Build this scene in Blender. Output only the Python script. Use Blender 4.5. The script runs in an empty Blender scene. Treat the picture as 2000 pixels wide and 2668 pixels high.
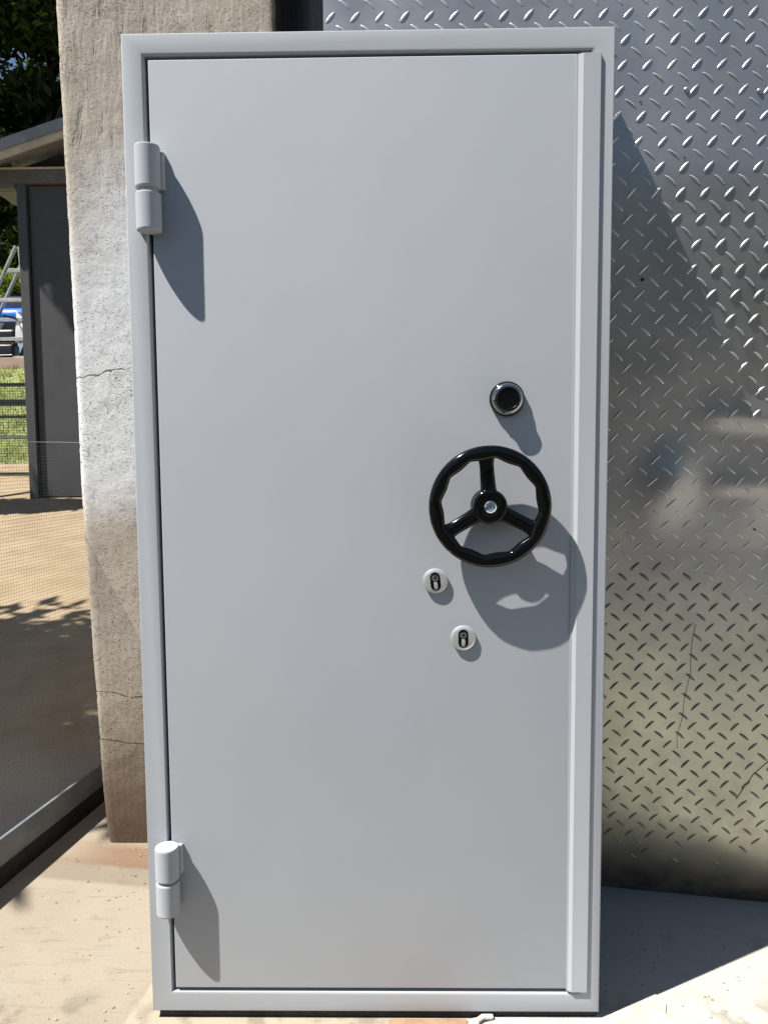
import bpy, bmesh, math, random
import numpy as np
from mathutils import Vector, Matrix, noise

random.seed(7)
SC = bpy.context.scene
COL = SC.collection
R = math.radians
G = -0.02                      # ground level at the door
SUN = (1.93, 1.0, -3.6)        # direction the sunlight travels

# ------------------------------------------------------------------ helpers
def link(name, me, mat=None, parent=None):
    o = bpy.data.objects.new(name, me)
    COL.objects.link(o)
    if mat is not None:
        me.materials.append(mat)
    if parent is not None:
        o.parent = parent
    return o

def tag(o, label=None, cat=None, group=None, kind=None):
    if label: o['label'] = label
    if cat: o['category'] = cat
    if group: o['group'] = group
    if kind: o['kind'] = kind
    return o

def thing(name, label, cat, group=None, loc=(0, 0, 0)):
    o = bpy.data.objects.new(name, None)
    o.empty_display_size = 0.1
    o.location = loc
    COL.objects.link(o)
    return tag(o, label, cat, group)

def part(name, bm, mat, parent=None, smooth=None, offset=(0, 0, 0)):
    """bmesh -> object; smooth = angle in degrees for auto smoothing; offset = the parent's world origin"""
    bmesh.ops.recalc_face_normals(bm, faces=bm.faces)
    if parent is not None:
        l = parent
        off = Vector((0, 0, 0))
        while l is not None:
            off += l.location; l = l.parent
        if off.length > 0:
            bmesh.ops.translate(bm, verts=bm.verts, vec=-off)
    me = bpy.data.meshes.new(name)
    bm.to_mesh(me)
    if smooth:
        me.polygons.foreach_set('use_smooth', [True] * len(me.polygons))
        ang = R(smooth)
        for e in bm.edges:
            if len(e.link_faces) == 2 and e.calc_face_angle(0) > ang:
                me.edges[e.index].use_edge_sharp = True
    bm.free()
    return link(name, me, mat, parent)

def grid_part(name, verts, faces, mat, parent=None, smooth=True):
    me = bpy.data.meshes.new(name)
    me.from_pydata(verts, [], faces)
    me.polygons.foreach_set('use_smooth', [smooth] * len(me.polygons))
    me.update()
    return link(name, me, mat, parent)

def add_box(bm, x0, x1, y0, y1, z0, z1, bev=0.0, seg=2):
    b = bmesh.new()
    vs = [b.verts.new(p) for p in ((x0,y0,z0),(x1,y0,z0),(x1,y1,z0),(x0,y1,z0),(x0,y0,z1),(x1,y0,z1),(x1,y1,z1),(x0,y1,z1))]
    for f in ((3,2,1,0),(4,5,6,7),(0,1,5,4),(1,2,6,5),(2,3,7,6),(3,0,4,7)):
        b.faces.new([vs[i] for i in f])
    if bev > 0:
        bmesh.ops.bevel(b, geom=list(b.edges), offset=bev, segments=seg, profile=0.6, affect='EDGES')
    merge(bm, b)
    return bm

def merge(bm, b, mat=None):
    if mat is not None:
        bmesh.ops.transform(b, matrix=mat, verts=b.verts)
    me = bpy.data.meshes.new('tmp')
    b.to_mesh(me); b.free()
    bm.from_mesh(me)
    bpy.data.meshes.remove(me)

def add_bar(bm, p0, p1, w, h, bev=0.0):
    """rectangular bar from p0 to p1"""
    p0 = Vector(p0); p1 = Vector(p1)
    d = p1 - p0
    L = d.length
    q = d.to_track_quat('Z', 'Y').to_matrix().to_4x4()
    b = bmesh.new()
    add_box(b, -w/2, w/2, -h/2, h/2, 0, L, bev)
    merge(bm, b, Matrix.Translation(p0) @ q)

def add_tube(bm, pts, rad, seg=10, cap=True):
    pts = [Vector(p) for p in pts]
    n = len(pts)
    rs = rad if isinstance(rad, (list, tuple)) else [rad]*n
    rings = []
    up = None
    for i, p in enumerate(pts):
        t = (pts[min(i+1, n-1)] - pts[max(i-1, 0)]).normalized()
        if up is None:
            up = t.orthogonal().normalized()
        up = (up - t*up.dot(t)).normalized()
        s = t.cross(up)
        rings.append([bm.verts.new(p + (up*math.cos(a) + s*math.sin(a))*rs[i]) for a in [2*math.pi*k/seg for k in range(seg)]])
    for a, b in zip(rings, rings[1:]):
        for k in range(seg):
            bm.faces.new((a[k], a[(k+1)%seg], b[(k+1)%seg], b[k]))
    if cap:
        bm.faces.new(rings[0]); bm.faces.new(rings[-1][::-1])

def add_lathe(bm, prof, c, axis='Y', seg=48):
    """prof = [(radius, along-axis)], revolved about an axis through c; r=0 at an end closes it"""
    c = Vector(c)
    rings = []
    for r, t in prof:
        if r <= 1e-7:
            rings.append([bm.verts.new(c + (Vector((0, t, 0)) if axis == 'Y' else Vector((0, 0, t)))) ])
            continue
        ring = []
        for k in range(seg):
            a = 2*math.pi*k/seg
            if axis == 'Y':
                v = Vector((r*math.cos(a), t, r*math.sin(a)))
            else:
                v = Vector((r*math.cos(a), r*math.sin(a), t))
            ring.append(bm.verts.new(c + v))
        rings.append(ring)
    for a, b in zip(rings, rings[1:]):
        if len(a) == 1 and len(b) == 1: continue
        for k in range(seg):
            k2 = (k+1) % seg
            if len(a) == 1: bm.faces.new((a[0], b[k2], b[k]))
            elif len(b) == 1: bm.faces.new((a[k], a[k2], b[0]))
            else: bm.faces.new((a[k], a[k2], b[k2], b[k]))

def add_prism(bm, outline, axis, t0, t1, bev=0.0):
    """outline = 2-D points; axis 'Y': (x,z) extruded in y; axis 'Z': (x,y) extruded in z"""
    b = bmesh.new()
    def P(p, t): return (p[0], t, p[1]) if axis == 'Y' else (p[0], p[1], t)
    a = [b.verts.new(P(p, t0)) for p in outline]
    c = [b.verts.new(P(p, t1)) for p in outline]
    n = len(outline)
    b.faces.new(a); b.faces.new(c[::-1])
    for k in range(n):
        b.faces.new((a[k], c[k], c[(k+1)%n], a[(k+1)%n]))
    bmesh.ops.recalc_face_normals(b, faces=b.faces)
    if bev > 0:
        bmesh.ops.bevel(b, geom=[e for e in b.edges if e.calc_face_angle(0) > R(30)], offset=bev, segments=2, profile=0.6, affect='EDGES')
    merge(bm, b)

# ------------------------------------------------------------------ materials
class Mat:
    def __init__(s, name):
        s.m = bpy.data.materials.new(name); s.m.use_nodes = True
        s.t = s.m.node_tree; s.n = s.t.nodes; s.l = s.t.links
        s.p = s.n['Principled BSDF']; s.out = s.n['Material Output']
        s._co = None
    def set(s, **k):
        names = dict(base='Base Color', rough='Roughness', metal='Metallic', spec='Specular IOR Level', coat='Coat Weight', coatr='Coat Roughness', emit='Emission Color', emits='Emission Strength')
        for a, v in k.items():
            i = s.p.inputs[names[a]]
            if hasattr(v, 'is_linked'): s.l.new(v, i)
            else: i.default_value = (*v, 1) if isinstance(v, tuple) and len(v) == 3 else v
        return s
    def co(s):
        if s._co is None:
            s._co = s.n.new('ShaderNodeTexCoord').outputs['Object']
        return s._co
    def mapped(s, scale=(1,1,1), rot=(0,0,0), loc=(0,0,0)):
        m = s.n.new('ShaderNodeMapping'); s.l.new(s.co(), m.inputs['Vector'])
        m.inputs['Scale'].default_value = scale; m.inputs['Rotation'].default_value = rot; m.inputs['Location'].default_value = loc
        return m.outputs[0]
    def noise(s, scale=5, detail=4, rough=0.55, vec=None, dist=0.0, out='Fac'):
        t = s.n.new('ShaderNodeTexNoise'); s.l.new(vec if vec is not None else s.co(), t.inputs['Vector'])
        t.inputs['Scale'].default_value = scale; t.inputs['Detail'].default_value = detail; t.inputs['Roughness'].default_value = rough; t.inputs['Distortion'].default_value = dist
        return t.outputs[out]
    def voro(s, scale=5, feature='F1', vec=None, rand=1.0, out='Distance'):
        t = s.n.new('ShaderNodeTexVoronoi'); t.feature = feature
        s.l.new(vec if vec is not None else s.co(), t.inputs['Vector'])
        t.inputs['Scale'].default_value = scale; t.inputs['Randomness'].default_value = rand
        return t.outputs[out]
    def ramp(s, f, a, b, ca=0.0, cb=1.0):
        t = s.n.new('ShaderNodeMapRange'); t.inputs['From Min'].default_value = a; t.inputs['From Max'].default_value = b
        t.inputs['To Min'].default_value = ca; t.inputs['To Max'].default_value = cb
        t.interpolation_type = 'SMOOTHSTEP'
        s.l.new(f, t.inputs['Value']); return t.outputs[0]
    def mix(s, f, a, b, mode='MIX'):
        t = s.n.new('ShaderNodeMix'); t.data_type = 'RGBA'; t.blend_type = mode
        for i, v in ((0, f), (6, a), (7, b)):
            if hasattr(v, 'is_linked'): s.l.new(v, t.inputs[i])
            else: t.inputs[i].default_value = (*v, 1) if isinstance(v, tuple) else v
        return t.outputs[2]
    def math(s, op, a, b=0.0):
        t = s.n.new('ShaderNodeMath'); t.operation = op
        for i, v in ((0, a), (1, b)):
            if hasattr(v, 'is_linked'): s.l.new(v, t.inputs[i])
            else: t.inputs[i].default_value = v
        return t.outputs[0]
    def sep(s, vec=None):
        t = s.n.new('ShaderNodeSeparateXYZ'); s.l.new(vec if vec is not None else s.co(), t.inputs[0]); return t.outputs
    def bump(s, h, strength=0.3, dist=0.005, to=None):
        t = s.n.new('ShaderNodeBump'); t.inputs['Strength'].default_value = strength; t.inputs['Distance'].default_value = dist
        s.l.new(h, t.inputs['Height'])
        if to is not None: s.l.new(to, t.inputs['Normal'])
        s.l.new(t.outputs[0], s.p.inputs['Normal']); return t.outputs[0]

def plain(name, base, rough=0.5, metal=0.0, var=0.12, scale=9, bump=0.0, **k):
    m = Mat(name)
    n = m.noise(scale, 4)
    dark = tuple(c*(1-var) for c in base); light = tuple(min(1, c*(1+var)) for c in base)
    m.set(base=m.mix(m.ramp(n, .35, .65), dark, light), metal=metal, **k)
    m.set(rough=m.ramp(m.noise(scale*2.3, 3), .3, .7, max(0, rough-.06), rough+.06))
    if bump: m.bump(m.noise(scale*12, 3), bump, 0.002)
    return m.m

# grey powder-coat paint of the door
def paint_mat():
    m = Mat('grey_paint')
    n = m.noise(2.2, 3)
    fine = m.noise(420, 2)
    smud = m.ramp(m.noise(1.1, 5, .65, vec=m.mapped((1.6, 1, .55)), dist=.5), .48, .72)
    m.set(base=m.mix(m.math('MULTIPLY', smud, .10), m.mix(m.ramp(n, .3, .7), (.384, .402, .427), (.40, .417, .438)), (.30, .30, .30)), spec=.015)
    m.set(rough=m.ramp(m.noise(5, 3), .3, .7, .66, .74))
    b = m.bump(fine, .035, .0006)
    m.bump(m.noise(3.0, 2), .05, .01, to=b)
    return m.m
M_PAINT = paint_mat()
M_BLACK = plain('rubber_shade_black', (.012, .012, .012), .7, var=.3, scale=40, bump=.2)
M_GAP = plain('dark_seal', (.02, .02, .02), .8)
M_BAKELITE = Mat('glossy_black_plastic').set(base=(.002, .002, .0022), rough=.09, spec=.36).m
M_KNOB = Mat('black_knob').set(base=(.003, .003, .003), rough=.3, spec=.2).m
def chrome(name, base=(.78, .79, .8), r=.07):
    m = Mat(name); m.set(base=base, metal=1.0)
    m.set(rough=m.ramp(m.noise(60, 3), .3, .7, r, r+.06)); return m.m
M_CHROME = chrome('chrome')
M_SATIN = chrome('satin_nickel', (.86, .86, .85), .24)
M_SATIN.node_tree.nodes['Principled BSDF'].inputs['Metallic'].default_value = .74

# tread plate: worn galvanised steel
def plate_mat(worn=False):  # worn = lugs: uneven wear plus painted sun glints
    m = Mat('sunlit_worn_lug_steel' if worn else 'tread_plate_steel')
    big = m.noise(2.1, 4, dist=.6); mid = m.noise(9, 5, .6); fin = m.noise(120, 3)
    c = m.mix(m.ramp(big, .3, .7), (.295, .298, .305), (.385, .382, .38))
    c = m.mix(m.ramp(mid, .52, .75, 0, .45), c, (.36, .34, .31))
    c = m.mix(m.ramp(m.voro(34), .02, .09, .55, 0), c, (.25, .24, .22))
    z = m.sep()[2]
    if worn: c = m.mix(m.ramp(m.noise(27, 3), .3, .7, .3, .75), c, (.74, .74, .735))  # lugs lightened to add sun glints, on top of uneven wear
    ground_refl = m.ramp(m.math('ADD', z, m.math('MULTIPLY', m.math('SUBTRACT', mid, .5), .7)), .5, 1.05, .8, 0)  # olive reflection of the sunlit ground, painted into the lower sheet
    c = m.mix(ground_refl, c, (.53, .535, .405))
    foot_shade = m.ramp(m.math('ADD', z, m.math('MULTIPLY', m.math('SUBTRACT', big, .5), .10)), .0, .27, .93, 0)  # fade to black at the foot: shade painted as colour
    c = m.mix(foot_shade, c, (.05, .047, .042))
    dirt = m.math('MULTIPLY', m.ramp(z, .05, .75, .6, 0), m.ramp(m.noise(14, 5, .7), .3, .7))
    c = m.mix(m.math('MULTIPLY', dirt, .75), c, (.27, .22, .17))
    m.set(base=c, metal=m.math('SUBTRACT', m.math('SUBTRACT', .5 if worn else .66, m.math('MULTIPLY', ground_refl, .15)), m.math('MULTIPLY', dirt, .4)))
    m.set(rough=m.ramp(m.noise(6, 5, .65),   .3, .7, .32, .46))
    b = m.bump(fin, .06, .001)
    m.bump(m.noise(5, 3), .12, .02, to=b)
    return m.m
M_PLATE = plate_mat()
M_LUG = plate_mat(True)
M_SEAM = plain('seam_dirt', (.02, .018, .015), .9)

def concrete_wall_mat():
    m = Mat('pillar_concrete')
    x, y, z = m.sep()
    wob = m.noise(3.2, 5, .6); wob2 = m.noise(11, 4, .6)
    # worn whitewash zone with its own ragged outline
    edge = m.math('ADD', m.math('MULTIPLY', wob, .42), m.math('MULTIPLY', x, .55))
    up = m.math('SUBTRACT', m.math('ADD', z, m.math('MULTIPLY', edge, -1.2)), 2.12)   # lower edge is right-high
    zz = m.math('ADD', z, m.math('MULTIPLY', m.math('SUBTRACT', wob, .5), .35))
    top = m.ramp(m.math('SUBTRACT', zz, m.math('MULTIPLY', m.math('ADD', x, .85), 1.5)), 1.72, 2.32, 1, 0)
    low = m.ramp(zz, .98, 1.2)
    top = m.math('MULTIPLY', top, m.ramp(zz, 2.1, 2.42, 1, 0))
    white = m.math('MULTIPLY', top, low)
    tan = m.mix(m.ramp(wob2, .3, .7), (.385, .335, .275), (.455, .405, .34))
    tan = m.mix(m.ramp(z, .75, .15, 0, .35), tan, (.40, .31, .22))
    c = m.mix(white, tan, (.67, .675, .675))
    c = m.mix(m.ramp(wob, .55, .75, 0, .3), c, (.42, .37, .31))
    # damp brown foot
    foot = m.ramp(m.math('ADD', z, m.math('MULTIPLY', wob2, .22)), .62, .22)
    c = m.mix(m.math('MULTIPLY', foot, .9), c, (.13, .09, .06))
    # pits
    v = m.mapped((.8, 1.0, 1.5))
    pit = m.noise(135, 2.5, .6, vec=v)
    zone = m.noise(7, 3)
    thr = m.math('ADD', pit, m.math('MULTIPLY', m.math('SUBTRACT', zone, .5), .18))
    pits = m.ramp(thr, .615, .65)
    worm = m.ramp(m.math('ABSOLUTE', m.math('SUBTRACT', m.noise(48, 3, .6, vec=v, dist=.8), .5)), .004, .012, 1, 0)
    worm = m.math('MULTIPLY', worm, m.ramp(m.noise(23, 2), .48, .58))
    # coarse trowelled roughness near the top
    tro = m.noise(9, 4, .6, vec=m.mapped((3.2, 1, .55), (0, R(-24), 0)), dist=.4)
    troz = m.ramp(z, 1.9, 2.25)
    tpit = m.math('MULTIPLY', m.ramp(tro, .42, .35), troz)
    dark = m.math('MAXIMUM', m.math('MAXIMUM', pits, worm), m.math('MULTIPLY', tpit, .45))
    # three thin cracks
    for zc, sl, amp in ((.287, -.12, .05), (.165, -.10, .02), (1.84, .2, .03)):
        lin = m.math('ADD', m.math('MULTIPLY', x, sl), m.math('MULTIPLY', m.math('SUBTRACT', m.noise(14 if zc < 1 else 30, 4), .5), amp))
        d = m.math('ABSOLUTE', m.math('SUBTRACT', m.math('SUBTRACT', z, zc + .09*(-sl/.12 if zc < 1 else -1.9)), lin))
        cr = m.math('MULTIPLY', m.ramp(d, .0012, .0032, 1, 0), m.ramp(m.noise(17, 2), .36, .44))
        dark = m.math('MAXIMUM', dark, cr)
    c = m.mix(m.math('MULTIPLY', dark, .72), c, (.07, .06, .05))
    m.set(base=c, rough=.9, spec=.2)
    h = m.math('SUBTRACT', m.math('ADD', m.math('MULTIPLY', m.noise(60, 5, .65), .5), m.math('MULTIPLY', m.math('MULTIPLY', tro, troz), 1.6)), m.math('MULTIPLY', dark, .9))
    m.bump(h, .5, .006)
    return m.m

def ground_mat():
    m = Mat('dusty_concrete')
    x, y, z = m.sep()
    n1 = m.noise(1.3, 5, .6); n2 = m.noise(7, 5, .65); n3 = m.noise(160, 3)
    scr = m.noise(6, 4, .6, vec=m.mapped((1, 9, 1), (0, 0, R(4))))
    c = m.mix(m.ramp(n1, .32, .68), (.33, .272, .20), (.375, .325, .25))
    c = m.mix(m.ramp(n2, .5, .72, 0, .5), c, (.36, .325, .27))
    c = m.mix(m.ramp(scr, .56, .68, 0, .35), c, (.245, .19, .13))
    # right of the door the slab is paler
    pale = m.ramp(m.math('ADD', x, m.math('MULTIPLY', n2, .25)), .1, .55)
    c = m.mix(m.math('MULTIPLY', pale, .75), c, (.46, .44, .40))
    # speckle
    c = m.mix(m.ramp(m.noise(240, 2), .62, .7, 0, .4), c, (.12, .1, .075))
    c = m.mix(m.math('MULTIPLY', m.ramp(m.voro(26), .03, .075, 1, 0), m.ramp(n2, .45, .6)), c, (.14, .11, .08))
    blot = m.math('MULTIPLY', m.ramp(m.noise(5.5, 5, .7), .56, .66), m.ramp(m.noise(31, 4, .7), .4, .6))
    c = m.mix(m.math('MULTIPLY', blot, .3), c, (.19, .165, .13))
    # darker band along the foot of the pillar
    yy = m.math('ADD', y, m.math('MULTIPLY', m.math('ADD', x, .9), .16))
    st = m.math('MULTIPLY', m.ramp(yy, .545, .57), m.ramp(yy, .63, .72, 1, 0))
    st = m.math('MULTIPLY', st, m.math('MULTIPLY', m.ramp(x, -1.12, -1.0), m.ramp(x, -.4, -.3, 1, 0)))
    c = m.mix(m.math('MULTIPLY', st, .5), c, (.19, .155, .115))
    st2 = m.math('MULTIPLY', m.ramp(m.math('ADD', yy, m.math('MULTIPLY', n2, .05)), .66, .69), m.ramp(yy, .74, .82, 1, 0))
    st2 = m.math('MULTIPLY', st2, m.math('MULTIPLY', m.ramp(x, -1.1, -.8), m.ramp(x, -.4, -.3, 1, 0)))
    c = m.mix(m.math('MULTIPLY', st2, .7), c, (.21, .11, .06))
    # mossy grey patches close to the camera
    mo = m.math('MULTIPLY', m.ramp(y, .12, .0), m.ramp(m.noise(9, 4, .6), .5, .62))
    c = m.mix(m.math('MULTIPLY', mo, .6), c, (.16, .145, .11))
    # unseen dark yard added to cut bounce light; grass verge beyond it
    bounce_cut = m.ramp(m.math('ADD', m.math('ADD', y, m.math('MULTIPLY', m.math('MAXIMUM', m.math('SUBTRACT', x, .35), 0.0), .6)), m.math('MULTIPLY', n2, .12)), -.58, -.62)
    c = m.mix(bounce_cut, c, (.036, .037, .038))
    far = m.ramp(m.math('ADD', y, m.math('MULTIPLY', n1, 3)), -5.5, -7.5)
    c = m.mix(far, c, (.06, .075, .03))
    # sandy yard behind
    sand = m.ramp(m.math('ADD', y, m.math('MULTIPLY', n2, .3)), 1.3, 2.0)
    sc = m.mix(m.ramp(m.noise(3, 5, .6), .35, .65), (.25, .19, .12), (.30, .235, .155))
    c = m.mix(sand, c, sc)
    m.set(base=c, rough=.92, spec=.15)
    h = m.math('ADD', m.math('MULTIPLY', n3, .35), m.math('ADD', m.math('MULTIPLY', scr, .5), m.math('MULTIPLY', n2, .4)))
    m.bump(h, .35, .006)
    return m.m

def leaf_mat(name, a, b, trans=.3):
    m = Mat(name)
    g = m.n.new('ShaderNodeNewGeometry')
    f = g.outputs['Random Per Island']
    c = m.mix(f, a, b)
    m.set(base=c, rough=.65, spec=.08)
    t = m.n.new('ShaderNodeBsdfTranslucent'); m.l.new(m.mix(.5, c, (b[0]*1.4, b[1]*1.3, b[2]*.6)), t.inputs['Color'])
    mx = m.n.new('ShaderNodeMixShader'); mx.inputs[0].default_value = trans
    m.l.new(m.p.outputs[0], mx.inputs[1]); m.l.new(t.outputs[0], mx.inputs[2]); m.l.new(mx.outputs[0], m.out.inputs[0])
    return m.m

# ------------------------------------------------------------------ THE DOOR
door = thing('security_door', 'grey painted steel security door in its frame, with black handwheel, standing upright outdoors', 'door')
HD = 2.1034
FD = 0.12

def build_frame():
    bm = bmesh.new()
    w = {'l': .0455, 'r': .0455, 't': .0435, 'b': .0455}
    def profile(wd):
        ro, ri = .0028, .0065
        p = [(0.0, FD), (0.0, ro)]
        for k in range(1, 4):
            a = k/3*math.pi/2
            p.append((ro - ro*math.cos(a), ro - ro*math.sin(a)))
        for k in range(0, 6):
            a = k/5*math.pi/2
            p.append((wd - ri + ri*math.sin(a), ri - ri*math.cos(a)))
        p.append((wd, .055)); p.append((wd+.02, .055)); p.append((wd+.02, FD))
        return p
    corners = [(-.5, 0, 'l', 'b', 1, 1), (.5, 0, 'r', 'b', -1, 1), (.5, HD, 'r', 't', -1, -1), (-.5, HD, 'l', 't', 1, -1)]
    rings = []
    for cx, cz, kx, kz, sx, sz in corners:
        px, pz = profile(w[kx]), profile(w[kz])
        rings.append([bm.verts.new((cx + sx*a[0], a[1], cz + sz*b[0])) for a, b in zip(px, pz)])
    n = len(rings[0])
    for i in range(4):
        a, b = rings[i], rings[(i+1) % 4]
        for k in range(n):
            bm.faces.new((a[k], b[k], b[(k+1) % n], a[(k+1) % n]))
    return part('frame', bm, M_PAINT, door, smooth=40)
frame = build_frame()
bm = bmesh.new()   # dark inner rebate seen through the gap
add_box(bm, -.4535, .4535, .0575, .075, .0465, HD-.0445)
part('rebate', bm, M_GAP, door)

LY = .0016
bm = bmesh.new()
add_box(bm, -.4465, .4530, LY, .050, .0542, 2.0522, .0022, 3)
leaf = part('leaf', bm, M_PAINT, door, smooth=35)
# folded cover strip along the closing edge
bm = bmesh.new()
SY = -.0056
out_t = [(.4232, LY-.0003), (.4352, SY+.0012), (.4366, SY), (.4716, SY), (.4728, SY+.0011), (.4728, -.0006), (.4232, -.0006)]
out_b = [(.4262, LY-.0003), (.4352, SY+.0012), (.4366, SY), (.4708, SY), (.4720, SY+.0011), (.4720, -.0006), (.4262, -.0006)]
a = [bm.verts.new((x, y, .0512)) for x, y in out_b]
c = [bm.verts.new((x, y, 2.0508)) for x, y in out_t]
bm.faces.new(a); bm.faces.new(c[::-1])
for k in range(len(a)):
    bm.faces.new((a[k], c[k], c[(k+1) % len(a)], a[(k+1) % len(a)]))
part('cover_strip', bm, M_PAINT, door, smooth=25)
def hinge(cx, z0, z1, g0, g1, seed):
    cy, r = -.0235, .0255
    root = bpy.data.objects.new('hinge', None); root.empty_display_size = .05
    root.location = (cx, 0, z0); root.parent = door; COL.objects.link(root)
    def knuckle(name, a, b, side):
        bm = bmesh.new()
        e = .0035
        prof = [(0, a), (r-e, a), (r-e*.35, a+e*.25), (r, a+e), (r, a+e+.0006), (r, b-e-.0006), (r, b-e), (r-e*.35, b-e*.25), (r-e, b), (0, b)]
        add_lathe(bm, prof, (cx, cy, 0), 'Z', 48)
        if side > 0:      # flap welded to the leaf, tangent to the barrel
            o = [(cx+.004, -.0485+.004), (cx+.018, -.041), (cx+.0285, -.020), (cx+.031, LY-.0002), (cx+.004, LY-.0002)]
            add_prism(bm, [(cx+.006, -.010), (cx+.026, -.010), (cx+.0285, -.006), (cx+.0295, LY-.0002), (cx+.006, LY-.0002)], 'Z', a+.004, b-.006, .0015)
        else:
            add_prism(bm, [(cx-.006, -.014), (cx-.021, -.014), (cx-.0275, -.007), (cx-.0285, -.0002), (cx-.0078, -.0002)], 'Z', a+.006, b-.004, .0015)
        return part(name, bm, M_PAINT, root, smooth=35)
    knuckle('upper_knuckle', g1, z1, 1)
    knuckle('lower_knuckle', z0, g0, -1)
    bm = bmesh.new()
    add_lathe(bm, [(r-.006, g0-.003), (r-.006, g1+.003)], (cx, cy, 0), 'Z', 32)
    part('pin', bm, M_PAINT, root, smooth=40)
    return root
hinge(-.4458, 1.704, 1.8735, 1.7805, 1.7885, 1)
hinge(-.4498, .2460, .3985, .3195, .3245, 2)

# handwheel -----------------------------------------------------------
WX, WZ = .2478, 1.1378
wheel = bpy.data.objects.new('handwheel', None); wheel.empty_display_size = .08
wheel.location = (WX, LY, WZ); wheel.parent = door; COL.objects.link(wheel)
bm = bmesh.new()
NS, NP = 192, 20
Ro, ap = .1265, .0957
ring = []
for i in range(NS):
    th = 2*math.pi*i/NS
    d = (math.degrees(th) - 23.5) % 30.0
    ri = ap + .0052*(abs(d-15)/15)**1.6
    a_ = (Ro-ri)/2; rc = (Ro+ri)/2
    sec = []
    for j in range(NP):
        f = 2*math.pi*j/NP
        cu, cv = math.cos(f), math.sin(f)
        e = .82
        u = math.copysign(abs(cu)**e, cu)*a_; v = math.copysign(abs(cv)**e, cv)*.0119
        sec.append(bm.verts.new((WX+(rc+u)*math.cos(th), -.0420+v, WZ+(rc+u)*math.sin(th))))
    ring.append(sec)
for i in range(NS):
    for j in range(NP):
        bm.faces.new((ring[i][j], ring[(i+1) % NS][j], ring[(i+1) % NS][(j+1) % NP], ring[i][(j+1) % NP]))
part('rim', bm, M_BAKELITE, wheel, smooth=60)
for ang in (94.5, 211.5, 333.0):
    bm = bmesh.new()
    rows = []
    for k in range(13):
        t = k/12
        rr = .022 + t*(.110-.022)
        flare = .0075*max(0, (t-.66)/.34)**2 + .003*max(0, (.25-t)/.25)**2
        hw = .0165 - .0025*t + flare
        y0 = -.0465 + .003*math.sin(t*math.pi)
        sec = []
        for q in range(14):
            f = 2*math.pi*q/14
            cu, cv = math.cos(f), math.sin(f)
            u = math.copysign(abs(cu)**.75, cu)*hw
            v = math.copysign(abs(cv)**.8, cv)*.0085
            sec.append((u, y0+.0085+v))
        rows.append((rr, sec))
    ca, sa = math.cos(R(ang)), math.sin(R(ang))
    vr = [[bm.verts.new((WX+ca*rr-sa*u, y, WZ+sa*rr+ca*u)) for u, y in sec] for rr, sec in rows]
    for a, b in zip(vr, vr[1:]):
        for q in range(14):
            bm.faces.new((a[q], a[(q+1) % 14], b[(q+1) % 14], b[q]))
    bm.faces.new(vr[0]); bm.faces.new(vr[-1][::-1])
    part('spoke', bm, M_BAKELITE, wheel, smooth=50)
bm = bmesh.new()
add_lathe(bm, [(0, -.0455), (.014, -.0455), (.0165, -.0470), (.030, -.0485), (.0340, -.0470), (.0358, -.0430), (.0358, -.030), (.032, -.025), (0, -.025)], (WX, 0, WZ), 'Y', 56)
hub = part('hub', bm, M_BAKELITE, wheel, smooth=50)
bm = bmesh.new()
add_lathe(bm, [(0, -.0472), (.0035, -.0472), (.0048, -.0500), (.0100, -.0512), (.0125, -.0495), (.0128, -.0458)], (WX, 0, WZ), 'Y', 32)
part('bolt', bm, M_CHROME, hub, smooth=40)
bm = bmesh.new()
add_lathe(bm, [(.024, -.026), (.024, -.009), (.034, -.006), (.036, LY+.0002)], (WX, 0, WZ), 'Y', 40)
part('collar', bm, M_BAKELITE, wheel, smooth=40)

# combination dial ------------------------------------------------------
KX, KZ = .2868, 1.3605
dial = bpy.data.objects.new('lock_dial', None); dial.location = (KX, LY, KZ); dial.parent = door; COL.objects.link(dial)
bm = bmesh.new()
add_lathe(bm, [(.0365, LY+.0002), (.0368, -.0040), (.0362, -.0085), (.0335, -.0105), (.0325, -.0100)], (KX, 0, KZ), 'Y', 64)
part('base_ring', bm, M_BAKELITE, dial, smooth=50)
bm = bmesh.new()
add_lathe(bm, [(.0333, -.0100), (.0326, -.0118), (.0300, -.0150), (.0272, -.0172), (.0255, -.0175), (.0235, -.0172)], (KX, 0, KZ), 'Y', 64)
part('bezel', bm, chrome('black_chrome', (.36, .365, .37), .08), dial, smooth=50)
bm = bmesh.new()
add_lathe(bm, [(.0240, -.0165), (.0240, -.0240), (.0232, -.0252), (.0215, -.0252), (.0205, -.0240), (0, -.0228)], (KX, 0, KZ), 'Y', 64)
part('knob', bm, M_KNOB, dial, smooth=35)
# dark engraved ticks on the chrome bezel
bm = bmesh.new()
for adeg in (148, 112, 62, 48, 36, 188, 205):
    for r0 in (.0285,):
        ca, sa = math.cos(R(adeg)), math.sin(R(adeg))
        b = bmesh.new(); add_box(b, -.0022, .0022, -.0006, .0004, -.0007, .0007)
        merge(bm, b, Matrix.Translation((KX+ca*r0, -.0166, KZ+sa*r0)) @ Matrix.Rotation(-R(adeg), 4, 'Y'))
part('tick_mark', bm, M_KNOB, dial)

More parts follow.
